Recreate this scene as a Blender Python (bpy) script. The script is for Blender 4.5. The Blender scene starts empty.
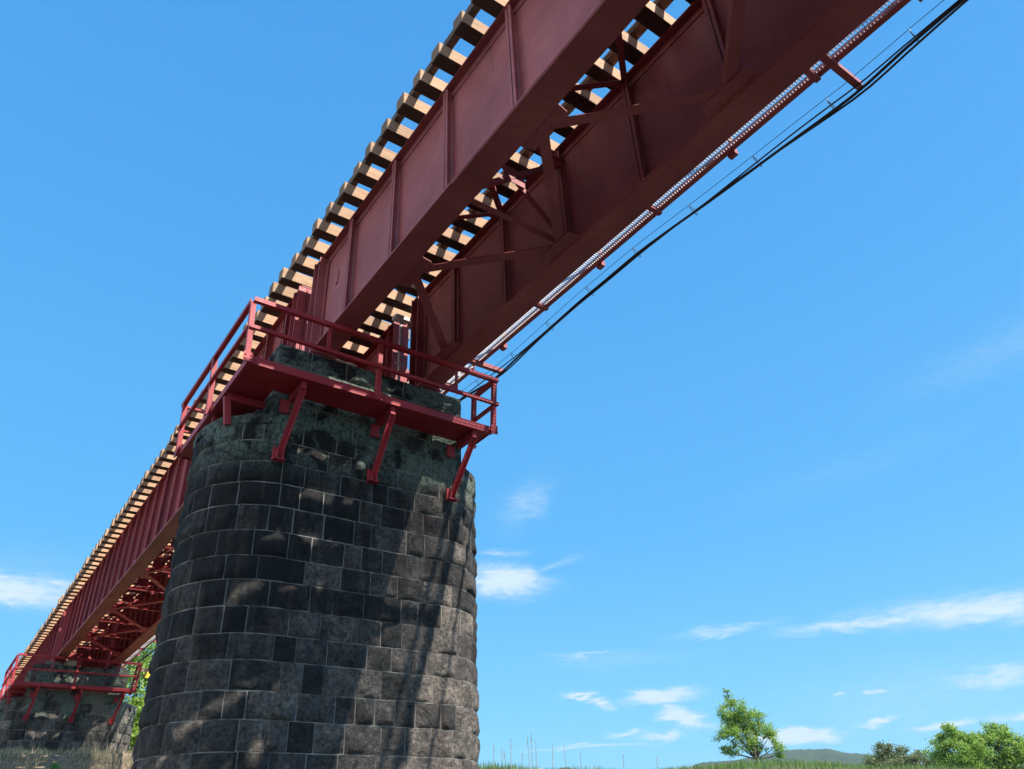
import bpy, math, random
from mathutils import Vector, Matrix, noise
random.seed(7)
S = bpy.context.scene
COL = S.collection
rad = math.radians
# ---------------------------------------------------------------- camera, sky, sun, exposure
CAM = Vector((-3.675, 0.0, -7.248))
cam_d = bpy.data.cameras.new("camera")
cam = bpy.data.objects.new("camera", cam_d); COL.objects.link(cam); S.camera = cam
cr = Vector((0.81492357, -0.57812, -0.04094934)); cu = Vector((-0.275079, -0.44800782, 0.85065888)); cf = Vector((0.51012853, 0.68195767, 0.5241208))
cam.matrix_world = Matrix(((cr.x, cu.x, -cf.x, CAM.x), (cr.y, cu.y, -cf.y, CAM.y), (cr.z, cu.z, -cf.z, CAM.z), (0, 0, 0, 1)))
cam_d.sensor_width = 36; cam_d.sensor_fit = 'HORIZONTAL'; cam_d.lens = 763.74 / 1024 * 36
cam_d.clip_start = 0.05; cam_d.clip_end = 20000
SUNV = Vector((0.272, -0.77, 1.0)).normalized()
EL = math.asin(SUNV.z); AZ = math.atan2(SUNV.x, SUNV.y)
W = bpy.data.worlds.new("World"); S.world = W; W.use_nodes = True
nt = W.node_tree; nt.nodes.clear()
def N(t, k, **kw):
    n = t.nodes.new(k)
    for a, b in kw.items(): setattr(n, a, b)
    return n
def val(t, op, a, b=None, c=None, clamp=False):
    n = N(t, 'ShaderNodeMath', operation=op, use_clamp=clamp)
    for i, v in enumerate((a, b, c)):
        if v is None: continue
        if isinstance(v, (int, float)): n.inputs[i].default_value = v
        else: t.links.new(v, n.inputs[i])
    return n.outputs[0]
def mixc(t, f, a, b, mode='MIX'):
    n = N(t, 'ShaderNodeMix', data_type='RGBA', blend_type=mode)
    for sock, v in ((n.inputs[0], f), (n.inputs[6], a), (n.inputs[7], b)):
        if isinstance(v, (int, float)): sock.default_value = v
        elif isinstance(v, tuple): sock.default_value = (*v, 1) if len(v) == 3 else v
        else: t.links.new(v, sock)
    return n.outputs[2]
sky = N(nt, 'ShaderNodeTexSky', sky_type='NISHITA', sun_disc=False, sun_elevation=EL, sun_rotation=AZ, altitude=100, air_density=1.0, dust_density=0.25, ozone_density=2.2)
SKY_TINT = (0.50, 0.90, 1.05)
skyc = mixc(nt, 1.0, sky.outputs[0], SKY_TINT, 'MULTIPLY')
SKYMIX = True
tc = N(nt, 'ShaderNodeTexCoord'); sp = N(nt, 'ShaderNodeSeparateXYZ'); nt.links.new(tc.outputs['Generated'], sp.inputs[0])
az = val(nt, 'MULTIPLY', val(nt, 'ARCTAN2', sp.outputs[0], sp.outputs[1]), 57.29578)
el = val(nt, 'MULTIPLY', val(nt, 'ARCSINE', sp.outputs[2]), 57.29578)
grad = N(nt, 'ShaderNodeValToRGB'); ge = grad.color_ramp.elements
K_ = 1 / 0.27
ge[0].position = 0; ge[0].color = (.25 * K_, .64 * K_, .97 * K_, 1); ge[1].position = 1; ge[1].color = (.05 * K_, .32 * K_, .80 * K_, 1)
for p_, c_ in ((.08, (.19, .61, .98)), (.2, (.110, .50, .97)), (.4, (.080, .42, .92)), (.62, (.058, .36, .86))):
    q_ = ge.new(p_); q_.color = (*[v * K_ for v in c_], 1)
nt.links.new(val(nt, 'MULTIPLY', el, 1 / 90, clamp=True), grad.inputs[0])
skyc = mixc(nt, .85, skyc, grad.outputs[0])
cv = N(nt, 'ShaderNodeCombineXYZ'); nt.links.new(val(nt, 'MULTIPLY', az, 0.10), cv.inputs[0]); nt.links.new(val(nt, 'MULTIPLY', el, 0.34), cv.inputs[1])
def noi(t, vec, sc, det=5, rough=.6, dist=0.0):
    n = N(t, 'ShaderNodeTexNoise'); n.inputs['Scale'].default_value = sc; n.inputs['Detail'].default_value = det
    n.inputs['Roughness'].default_value = rough; n.inputs['Distortion'].default_value = dist
    if vec is not None: t.links.new(vec, n.inputs['Vector'])
    return n
nw = noi(nt, cv.outputs[0], 2.2, 6, .62, .6)
nwx = N(nt, 'ShaderNodeSeparateColor'); nt.links.new(nw.outputs['Color'], nwx.inputs[0])
azd = val(nt, 'ADD', az, val(nt, 'MULTIPLY', val(nt, 'SUBTRACT', nwx.outputs[0], .5), 5.0))
eld = val(nt, 'ADD', el, val(nt, 'MULTIPLY', val(nt, 'SUBTRACT', nwx.outputs[1], .5), 2.2))
fine = noi(nt, cv.outputs[0], 9.0, 6, .65, .3).outputs[0]
#        az    el   half-az half-el tilt  strength
CLOUDS = [(35.4, 19.3, 1.6, .35, 0, .45), (35.8, 17.2, 2.6, 1.0, -.08, .9), (39.6, 18.2, 2.0, .35, .25, .3), (37.5, 22.5, 2.6, .9, .4, .12),
          (60.5, 12.1, 5.2, .40, -.03, .62), (67, 11.9, 5.5, .75, -.06, .75), (51, 12.8, 3.4, .28, .03, .45), (41, 12.0, 2.4, .18, 0, .4),
          (40.2, 9.3, 1.3, .16, -.15, .75), (41.7, 8.9, .75, .28, -.25, .85), (45.8, 8.75, 2.0, .42, 0, 1.0), (47.4, 7.3, 1.5, .55, -.35, .95),
          (43.6, 6.8, 1.0, .18, 0, .7), (46.0, 6.4, 1.4, .25, -.1, .6), (54.2, 5.8, 2.2, .36, 0, 1.0), (57.3, 7.9, .55, .16, 0, .7),
          (59.7, 7.8, .6, .14, 0, .7), (59.3, 6.35, 1.0, .22, .05, .85), (63.0, 5.75, 1.8, .25, 0, .8), (66.6, 8.0, 2.8, .5, 0, .55),
          (68, 5.8, 2.0, .38, 0, .6), (40.4, 6.0, 4.2, .16, 0, .55), (1.5, 15.3, 5.5, .9, .02, .85), (3.5, 15.9, 5.5, 2.3, .02, .22), (74, 27, 7.0, 1.6, .12, .2), (62, 22, 9, 1.2, .1, .13), (37.5, 22.8, 2.2, 1.6, .5, .3), (44, 11.5, 6, .5, 0, .2), (62, 7.5, 8, 2.2, 0, .22), (-25, 14, 9, 1.5, 0, .7),
          (110, 12, 12, 1.6, 0, .7), (150, 20, 10, 2.0, .1, .6), (-90, 18, 14, 2.0, 0, .6), (-140, 12, 10, 1.2, 0, .6)]
tot = None
for (a0, e0, ha, he, ti, st) in CLOUDS:
    dx = val(nt, 'SUBTRACT', azd, a0)
    dy = val(nt, 'SUBTRACT', val(nt, 'SUBTRACT', eld, e0), val(nt, 'MULTIPLY', dx, ti))
    dx = val(nt, 'MULTIPLY', dx, 1 / ha); dy = val(nt, 'MULTIPLY', dy, 1 / he)
    g_ = val(nt, 'EXPONENT', val(nt, 'MULTIPLY', val(nt, 'ADD', val(nt, 'MULTIPLY', dx, dx), val(nt, 'MULTIPLY', dy, dy)), -0.8))
    g_ = val(nt, 'MULTIPLY', g_, st)
    tot = g_ if tot is None else val(nt, 'MAXIMUM', tot, g_)
wisp = val(nt, 'MULTIPLY_ADD', val(nt, 'SUBTRACT', fine, .5), 1.9, 1.15)
tot = val(nt, 'MULTIPLY', tot, wisp, clamp=True)
mr = N(nt, 'ShaderNodeMapRange', interpolation_type='SMOOTHSTEP'); mr.inputs[1].default_value = .02; mr.inputs[2].default_value = 1.0; mr.inputs[4].default_value = .95
nt.links.new(tot, mr.inputs[0]); tot = mr.outputs[0]
CLOUD_COL = (2.75, 3.35, 3.65)
skyc = mixc(nt, tot, skyc, CLOUD_COL)
# bright cloud banks added to the unseen sky on the left, lighting the girder web
bank = None
for (a0, e0, ha, he) in ((-62, 24, 28, 15), (-118, 26, 34, 15), (-80, 50, 24, 8)):
    dx = val(nt, 'MULTIPLY', val(nt, 'SUBTRACT', azd, a0), 1 / ha); dy = val(nt, 'MULTIPLY', val(nt, 'SUBTRACT', eld, e0), 1 / he)
    g_ = val(nt, 'EXPONENT', val(nt, 'MULTIPLY', val(nt, 'ADD', val(nt, 'MULTIPLY', dx, dx), val(nt, 'MULTIPLY', dy, dy)), -1.0))
    bank = g_ if bank is None else val(nt, 'MAXIMUM', bank, g_)
bm = N(nt, 'ShaderNodeMapRange', interpolation_type='SMOOTHSTEP'); bm.inputs[1].default_value = .30; bm.inputs[2].default_value = .62
nt.links.new(val(nt, 'ADD', bank, val(nt, 'MULTIPLY', val(nt, 'SUBTRACT', fine, .5), .5)), bm.inputs[0])
skyc = mixc(nt, bm.outputs[0], skyc, (6.8, 6.7, 6.4))
bg = N(nt, 'ShaderNodeBackground'); bg.inputs[1].default_value = 0.14; nt.links.new(skyc, bg.inputs[0])
wo = N(nt, 'ShaderNodeOutputWorld'); nt.links.new(bg.outputs[0], wo.inputs[0])
sd = bpy.data.lights.new("sun", 'SUN'); sd.energy = 4.7; sd.angle = rad(0.53); sd.color = (1.0, .94, .85)
so = bpy.data.objects.new("sun", sd); COL.objects.link(so); so.rotation_euler = SUNV.to_track_quat('Z', 'Y').to_euler(); so.location = (20, -50, 60)
S.view_settings.view_transform = 'Standard'; S.view_settings.look = 'None'; S.view_settings.gamma = 1; S.view_settings.use_curve_mapping = False
S.view_settings.exposure = 0.95
S.cycles.max_bounces = 6
# ---------------------------------------------------------------- helpers
class MB:
    def __init__(s): s.v = []; s.f = []; s.m = []; s.mi = 0
    def add(s, vs, fs):
        b = len(s.v); s.v += [tuple(v) for v in vs]; s.f += [tuple(b + i for i in f) for f in fs]; s.m += [s.mi] * len(fs)
    def box(s, x0, x1, y0, y1, z0, z1):
        v = [(x, y, z) for z in (z0, z1) for y in (y0, y1) for x in (x0, x1)]
        s.add(v, [(0, 2, 3, 1), (4, 5, 7, 6), (0, 1, 5, 4), (2, 6, 7, 3), (0, 4, 6, 2), (1, 3, 7, 5)])
    def beam(s, p, q, w, h, up=(0, 0, 1)):
        p = Vector(p); q = Vector(q); d = (q - p).normalized(); u = Vector(up); r = d.cross(u).normalized(); u = r.cross(d)
        v = [e + r * a * w / 2 + u * b * h / 2 for e in (p, q) for b in (-1, 1) for a in (-1, 1)]
        s.add(v, [(0, 1, 3, 2), (4, 6, 7, 5), (0, 4, 5, 1), (2, 3, 7, 6), (0, 2, 6, 4), (1, 5, 7, 3)])
    def angle(s, p, q, w, t, up=(0, 0, 1), side=1):            # L section: flat leg + upstanding leg
        p = Vector(p); q = Vector(q); d = (q - p).normalized(); u = Vector(up); r = d.cross(u).normalized() * side; u = r.cross(d) * side
        prof = [(-w / 2, 0), (w / 2, 0), (w / 2, t), (-w / 2 + t, t), (-w / 2 + t, w), (-w / 2, w)]
        s.prism([p + r * a + u * b for a, b in prof], [q + r * a + u * b for a, b in prof])
    def prism(s, A, B):
        n = len(A); b = list(A) + list(B)
        s.add(b, [tuple(range(n - 1, -1, -1)), tuple(range(n, 2 * n))] + [(i, (i + 1) % n, n + (i + 1) % n, n + i) for i in range(n)])
    def tube(s, pts, r, n=8, r2=None):
        pts = [Vector(p) for p in pts]; rings = []
        for i, p in enumerate(pts):
            d = (pts[min(i + 1, len(pts) - 1)] - pts[max(i - 1, 0)]).normalized()
            a = Vector((0, 0, 1)) if abs(d.z) < .9 else Vector((1, 0, 0))
            x = d.cross(a).normalized(); y = d.cross(x)
            rr = r if r2 is None else r + (r2 - r) * i / (len(pts) - 1)
            rings.append([p + (x * math.cos(2 * math.pi * k / n) + y * math.sin(2 * math.pi * k / n)) * rr for k in range(n)])
        v = [q for ring in rings for q in ring]; f = []
        for i in range(len(pts) - 1):
            for k in range(n):
                f.append((i * n + k, i * n + (k + 1) % n, (i + 1) * n + (k + 1) % n, (i + 1) * n + k))
        f.append(tuple(range(n))); f.append(tuple(range((len(pts) - 1) * n + n - 1, (len(pts) - 1) * n - 1, -1)))
        s.add(v, f)
    def rivet(s, c, nrm, r=.016):
        c = Vector(c); n = Vector(nrm).normalized(); a = Vector((0, 0, 1)) if abs(n.z) < .9 else Vector((1, 0, 0))
        x = n.cross(a).normalized(); y = n.cross(x); v = []
        for (rr, h) in ((1, 0), (.75, .55)):
            v += [c + (x * math.cos(t) + y * math.sin(t)) * r * rr + n * r * h for t in [math.pi / 3 * k for k in range(6)]]
        v.append(c + n * r * .8)
        s.add(v, [(k, (k + 1) % 6, 6 + (k + 1) % 6, 6 + k) for k in range(6)] + [(6 + k, 6 + (k + 1) % 6, 12) for k in range(6)])
    def build(s, name, mat, parent=None, smooth=False, bevel=0):
        me = bpy.data.meshes.new(name); me.from_pydata(s.v, [], s.f)
        for m in (mat if isinstance(mat, (list, tuple)) else [mat]): me.materials.append(m)
        for p, k in zip(me.polygons, s.m): p.material_index = k; p.use_smooth = smooth
        me.update(); o = bpy.data.objects.new(name, me); COL.objects.link(o)
        if parent is not None: o.parent = parent
        if bevel:
            b = o.modifiers.new("bevel", 'BEVEL'); b.width = bevel; b.segments = 1; b.limit_method = 'ANGLE'
        return o
def empty(name, loc=(0, 0, 0)):
    o = bpy.data.objects.new(name, None); o.location = loc; o.empty_display_size = .3; COL.objects.link(o); return o
def tag(o, label, cat, group=None, kind=None):
    if label: o['label'] = label
    if cat: o['category'] = cat
    if group: o['group'] = group
    if kind: o['kind'] = kind
    return o
def rebase(root):
    off = Vector(root.location)
    def go(o):
        for ch in o.children:
            ch.data.transform(Matrix.Translation(-off)); go(ch)
    go(root)
def copy_tree(o, parent=None):
    c = o.copy(); COL.objects.link(c)
    if parent is not None: c.parent = parent
    for ch in list(o.children): copy_tree(ch, c)
    return c
# ---------------------------------------------------------------- materials
def mat(name):
    m = bpy.data.materials.new(name); m.use_nodes = True; t = m.node_tree
    b = t.nodes['Principled BSDF']; return m, t, b
def obj_co(t):
    g = N(t, 'ShaderNodeNewGeometry'); return g.outputs['Position']
def ramp(t, f, stops):
    r = N(t, 'ShaderNodeValToRGB'); e = r.color_ramp.elements
    while len(e) < len(stops): e.new(.5)
    for k, (p, c) in enumerate(stops): e[k].position = p; e[k].color = (*c, 1)
    t.links.new(f, r.inputs[0]); return r.outputs[0]
def bump(t, b, h, st, dist=.02):
    n = N(t, 'ShaderNodeBump'); n.inputs['Strength'].default_value = st; n.inputs['Distance'].default_value = dist
    t.links.new(h, n.inputs['Height']); t.links.new(n.outputs[0], b.inputs['Normal'])
def paint(name, base, dark, light, rough=.45, rust=.35):
    m, t, b = mat(name); co = obj_co(t)
    n1 = noi(t, co, 1.1, 6, .6, .4).outputs[0]; n2 = noi(t, co, 14, 5, .7).outputs[0]
    c = ramp(t, n1, [(.30, dark), (.52, base), (.72, light)])
    # rust and dirt streaks that run down the steel
    mp = N(t, 'ShaderNodeMapping'); mp.inputs['Scale'].default_value = (7, 7, .8); t.links.new(co, mp.inputs[0])
    st = noi(t, mp.outputs[0], 1.5, 5, .7).outputs[0]
    f = val(t, 'MULTIPLY', ramp(t, st, [(.56, (0, 0, 0)), (.72, (1, 1, 1))]), rust)
    c = mixc(t, f, c, (.11, .040, .028))
    f2 = ramp(t, n2, [(.63, (0, 0, 0)), (.70, (1, 1, 1))])
    c = mixc(t, val(t, 'MULTIPLY', f2, .35), c, (.07, .035, .03))
    t.links.new(c, b.inputs['Base Color'])
    r = N(t, 'ShaderNodeMapRange'); r.inputs[3].default_value = rough - .08; r.inputs[4].default_value = rough + .25
    t.links.new(n2, r.inputs[0]); t.links.new(r.outputs[0], b.inputs['Roughness'])
    b.inputs['Specular IOR Level'].default_value = .4
    bump(t, b, noi(t, co, 5, 4, .6).outputs[0], .25, .01)
    return m
M = {}
M['girder'] = paint('girder_paint', (.34, .082, .088), (.25, .055, .060), (.42, .115, .118), rough=.52, rust=.5)
M['old_girder'] = paint('old_girder_paint', (.36, .050, .055), (.25, .036, .040), (.42, .075, .075), rust=.4)
M['brownish'] = paint('brown_flange_paint', (.28, .080, .058), (.20, .05, .040), (.34, .115, .078), rust=.5)  # browner paint for the bottom cover plates of the riveted spans
M['rail_red'] = paint('platform_red_paint', (.36, .024, .034), (.26, .018, .026), (.44, .045, .055), rust=.3)
def wood():
    m, t, b = mat('tie_timber'); g = N(t, 'ShaderNodeNewGeometry')
    mp = N(t, 'ShaderNodeMapping'); mp.inputs['Scale'].default_value = (1.2, 14, 14); t.links.new(g.outputs['Position'], mp.inputs[0])
    n1 = noi(t, mp.outputs[0], 2.4, 6, .7).outputs[0]
    c = ramp(t, n1, [(.25, (.28, .165, .095)), (.5, (.53, .335, .20)), (.75, (.64, .44, .29))])
    oi = N(t, 'ShaderNodeObjectInfo')
    c = mixc(t, 1.0, c, ramp(t, oi.outputs['Random'], [(0, (.74, .72, .72)), (.5, (.95, .94, .94)), (1, (1.06, 1.0, .95))]), 'MULTIPLY')
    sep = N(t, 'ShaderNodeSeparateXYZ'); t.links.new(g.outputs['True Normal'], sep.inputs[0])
    # shade painted into the undersides and ends of the weathered timber, by face direction
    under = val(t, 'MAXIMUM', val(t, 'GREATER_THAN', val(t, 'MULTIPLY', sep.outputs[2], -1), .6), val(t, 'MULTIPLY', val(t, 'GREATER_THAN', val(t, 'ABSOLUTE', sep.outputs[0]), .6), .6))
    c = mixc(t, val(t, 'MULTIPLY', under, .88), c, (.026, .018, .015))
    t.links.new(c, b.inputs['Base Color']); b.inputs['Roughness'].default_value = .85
    bump(t, b, n1, .5, .01); return m
M['wood'] = wood()
def simple(name, c1, c2, rough=.7, sc=8, metal=0, bs=.3):
    m, t, b = mat(name); co = obj_co(t); n = noi(t, co, sc, 5, .65).outputs[0]
    t.links.new(ramp(t, n, [(.3, c1), (.7, c2)]), b.inputs['Base Color']); b.inputs['Roughness'].default_value = rough; b.inputs['Metallic'].default_value = metal
    bump(t, b, n, bs, .01); return m
M['dark_timber'] = simple('guard_timber', (.06, .045, .035), (.15, .11, .085), .85)
M['rail'] = simple('rail_steel', (.06, .035, .025), (.16, .09, .06), .55, metal=.4)
M['galv'] = simple('galvanised_steel', (.55, .53, .52), (.74, .72, .70), .5, 20, .0)
M['cable'] = simple('cable_sheath', (.012, .012, .014), (.03, .03, .033), .5)
M['concrete'] = simple('concrete', (.34, .32, .28), (.50, .47, .42), .9, 5)
M['mortar'] = simple('lime_mortar', (.07, .064, .058), (.36, .34, .30), .95, 3.5)
def stone():
    m, t, b = mat('basalt_block'); g = N(t, 'ShaderNodeNewGeometry'); co = g.outputs['Position']
    c = ramp(t, g.outputs['Random Per Island'], [(0, (.070, .066, .062)), (.25, (.130, .118, .106)), (.65, (.200, .176, .155)), (1, (.30, .255, .215))])
    n1 = noi(t, co, 5, 8, .7, .5).outputs[0]
    c = mixc(t, 1.0, c, ramp(t, n1, [(.32, (.35, .35, .36)), (.5, (1, 1, 1)), (.68, (1.7, 1.65, 1.55))]), 'MULTIPLY')
    c = mixc(t, 1.0, c, ramp(t, noi(t, co, 24, 6, .75).outputs[0], [(.36, (.35, .35, .36)), (.5, (1, 1, 1)), (.66, (1.7, 1.65, 1.6))]), 'MULTIPLY')
    sep = N(t, 'ShaderNodeSeparateXYZ'); t.links.new(co, sep.inputs[0])
    # soot-black weathering and painted-in shade: heavy on the upper courses and left half, with long run-down streaks
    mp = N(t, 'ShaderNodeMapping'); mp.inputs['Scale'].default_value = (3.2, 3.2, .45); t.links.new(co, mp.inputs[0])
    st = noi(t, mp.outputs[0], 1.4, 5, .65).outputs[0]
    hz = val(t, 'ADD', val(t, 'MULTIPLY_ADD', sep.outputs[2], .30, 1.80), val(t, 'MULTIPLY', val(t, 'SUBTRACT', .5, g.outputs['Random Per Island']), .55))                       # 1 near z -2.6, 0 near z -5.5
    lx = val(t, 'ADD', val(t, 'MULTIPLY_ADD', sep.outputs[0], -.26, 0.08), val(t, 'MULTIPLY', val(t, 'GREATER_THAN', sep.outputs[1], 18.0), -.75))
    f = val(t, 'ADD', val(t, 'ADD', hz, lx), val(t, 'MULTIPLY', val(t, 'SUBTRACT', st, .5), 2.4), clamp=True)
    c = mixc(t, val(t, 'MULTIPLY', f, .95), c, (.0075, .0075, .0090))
    # lichen patches high on the pier
    l1 = noi(t, co, 2.3, 4, .6, .4).outputs[0]
    lf = val(t, 'MULTIPLY', ramp(t, l1, [(.44, (0, 0, 0)), (.52, (1, 1, 1))]), ramp(t, val(t, 'MULTIPLY_ADD', sep.outputs[2], .5, 2.2), [(.40, (0, 0, 0)), (.62, (1, 1, 1))]))
    l2 = noi(t, co, 26, 4, .7).outputs[0]
    lf = val(t, 'MULTIPLY', lf, ramp(t, l2, [(.38, (.15, .15, .15)), (.55, (.9, .9, .9))]))
    c = mixc(t, lf, c, (.31, .40, .32))
    # ochre stains
    o1 = noi(t, mp.outputs[0], 3.1, 3, .6).outputs[0]
    c = mixc(t, val(t, 'MULTIPLY', ramp(t, o1, [(.60, (0, 0, 0)), (.70, (1, 1, 1))]), .4), c, (.14, .085, .055))
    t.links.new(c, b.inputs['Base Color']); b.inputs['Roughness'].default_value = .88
    h = val(t, 'ADD', noi(t, co, 38, 8, .8).outputs[0], val(t, 'MULTIPLY', noi(t, co, 13, 8, .75, .4).outputs[0], 2.2))
    bump(t, b, h, 1.0, .085); return m
M['stone'] = stone()
def leafm(name, stops, tr=.35):
    m, t, b = mat(name); g = N(t, 'ShaderNodeNewGeometry')
    c = ramp(t, g.outputs['Random Per Island'], stops)
    t.links.new(c, b.inputs['Base Color']); b.inputs['Roughness'].default_value = .55
    tl = N(t, 'ShaderNodeBsdfTranslucent'); t.links.new(c, tl.inputs[0]); mx = N(t, 'ShaderNodeMixShader'); mx.inputs[0].default_value = tr
    t.links.new(b.outputs[0], mx.inputs[1]); t.links.new(tl.outputs[0], mx.inputs[2])
    t.links.new(mx.outputs[0], t.nodes['Material Output'].inputs[0]); return m
M['leaf'] = leafm('spring_leaves', [(0, (.14, .27, .04)), (.5, (.29, .46, .08)), (1, (.45, .58, .14))], .5)
M['leaf_dark'] = leafm('olive_leaves', [(0, (.10, .15, .06)), (.5, (.18, .24, .09)), (1, (.28, .28, .14))], .35)
M['grass'] = leafm('dry_grass', [(0, (.16, .19, .07)), (.3, (.30, .27, .14)), (.7, (.46, .38, .24)), (1, (.54, .40, .28))], .3)
M['grass_green'] = leafm('green_grass', [(0, (.07, .15, .03)), (.5, (.13, .24, .05)), (.85, (.22, .30, .08)), (1, (.30, .24, .13))], .3)
M['fern'] = leafm('bright_weed', [(0, (.03, .16, .03)), (.6, (.06, .30, .05)), (1, (.10, .38, .07))], .35)
M['bark'] = simple('bark', (.045, .035, .028), (.13, .10, .08), .9, 6)
M['yellow'] = simple('yellow_paint', (.62, .42, .03), (.75, .55, .05), .5)
M['pink'] = simple('faded_red_paint', (.42, .20, .17), (.6, .33, .28), .6)
def ground():
    m, t, b = mat('gravel_and_turf'); g = N(t, 'ShaderNodeNewGeometry'); co = g.outputs['Position']
    n1 = noi(t, co, .25, 6, .6).outputs[0]; n2 = noi(t, co, 9, 6, .7).outputs[0]
    gr = ramp(t, n2, [(.3, (.024, .021, .017)), (.55, (.042, .037, .030)), (.75, (.075, .066, .054))])
    tu = ramp(t, n2, [(.3, (.035, .06, .018)), (.55, (.065, .09, .03)), (.75, (.12, .11, .055))])
    sep = N(t, 'ShaderNodeSeparateXYZ'); t.links.new(co, sep.inputs[0])
    tu = mixc(t, val(t, 'MULTIPLY', val(t, 'SUBTRACT', 9, sep.outputs[0]), .3, clamp=True), tu, ramp(t, n2, [(.3, (.10, .075, .045)), (.55, (.22, .165, .105)), (.75, (.36, .29, .20))]))
    f = val(t, 'ADD', val(t, 'MULTIPLY_ADD', sep.outputs[2], .8, 6.3), val(t, 'MULTIPLY', val(t, 'SUBTRACT', n1, .5), 2.0), clamp=True)
    t.links.new(mixc(t, f, gr, tu), b.inputs['Base Color']); b.inputs['Roughness'].default_value = .95
    bump(t, b, n2, .8, .05); return m
M['ground'] = ground()
def hillm():
    m, t, b = mat('wooded_hillside'); co = obj_co(t)
    n1 = noi(t, co, .012, 8, .7).outputs[0]; n2 = noi(t, co, .004, 3, .5).outputs[0]
    c = ramp(t, n1, [(.3, (.014, .034, .016)), (.55, (.030, .062, .026)), (.75, (.055, .085, .035))])
    c = mixc(t, ramp(t, n2, [(.56, (0, 0, 0)), (.62, (1, 1, 1))]), c, (.15, .16, .08))
    t.links.new(c, b.inputs['Base Color']); b.inputs['Roughness'].default_value = .95
    bump(t, b, noi(t, co, .05, 5, .7).outputs[0], 1.0, 12); return m
M['hill'] = hillm()
# ---------------------------------------------------------------- terrain
def sstep(a, b, x):
    t = max(0, min(1, (x - a) / (b - a))); return t * t * (3 - 2 * t)
def H(x, y):
    n = noise.noise((x * .08, y * .08, 3.1)) * 1.2
    h = -8.8 + (4.35 - .28 * sstep(7, 15, x) + .58 * sstep(19, 30, x)) * sstep(16.5, 25.2, y + n) + 3.2 * sstep(-13, -22, y + n)
    h += noise.noise((x * .35, y * .35, 7)) * .10 + noise.noise((x * 1.3, y * 1.3, 1)) * .03
    h += 2.2 * sstep(37, 43, y) * (1 - sstep(3, 8, abs(x)))              # railway embankment beyond the far pier
    return h
def axis(lo, hi, c, n):
    out = []
    for i in range(n + 1):
        s = -1 + 2 * i / n; e = c + (abs(s) ** 3.4) * (hi - c if s > 0 else lo - c) + s * 26
        out.append(e)
    return out
xs = axis(-3000, 3000, 8, 150); ys = axis(-3000, 3000, 14, 150)
mb = MB(); nx = len(xs)
mb.add([(x, y, H(x, y)) for y in ys for x in xs], [(j * nx + i, j * nx + i + 1, (j + 1) * nx + i + 1, (j + 1) * nx + i) for j in range(len(ys) - 1) for i in range(nx - 1)])
g = mb.build('ground', M['ground'], smooth=True); g['kind'] = 'structure'
def polar(azd, r, z): return Vector((CAM.x + r * math.sin(rad(azd)), CAM.y + r * math.cos(rad(azd)), z))
def ridge(a):      # elevation in degrees of the skyline
    e = 3.2
    for a0, h, w in ((54.2, 1.95, 6.6), (47.5, .75, 2.6), (39.0, 1.75, 1.5), (42.0, 1.45, 1.6), (68.2, 1.5, 2.6), (77, 3.0, 6), (100, 2, 12), (10, 1.2, 9), (-20, 2.2, 10), (25, .8, 6)):
        e += h * math.exp(-((a - a0) / w) ** 2)
    return e + .10 * noise.noise((a * .9, 0, 0)) + .05 * noise.noise((a * 4.3, 5, 0)) + .03 * noise.noise((a * 17, 9, 0))
mb = MB(); rows = []; AZS = [a * .25 for a in range(-240, 560)]
for k, (r, f_) in enumerate([(900, 0), (1050, .35), (1250, .72), (1450, 1.0), (1700, .8), (2100, .3), (2500, -.1)]):
    for a in AZS:
        R1 = 1450; ht = R1 * math.tan(rad(ridge(a))) - 3
        rr = r * (1 + .04 * noise.noise((a * .2, k, 0)))
        z = -7.5 + f_ * (ht) + (noise.noise((a * 1.5, k * 1.7, 4)) * 8 if 0 < k < 3 else 0)
        mb.v.append(tuple(polar(a, rr if k != 3 else R1, z)))
n = len(AZS)
for k in range(6):
    for i in range(n - 1): mb.f.append((k * n + i, k * n + i + 1, (k + 1) * n + i + 1, (k + 1) * n + i)); mb.m.append(0)
hl = mb.build('hills', M['hill'], smooth=True); hl['kind'] = 'structure'
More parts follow.
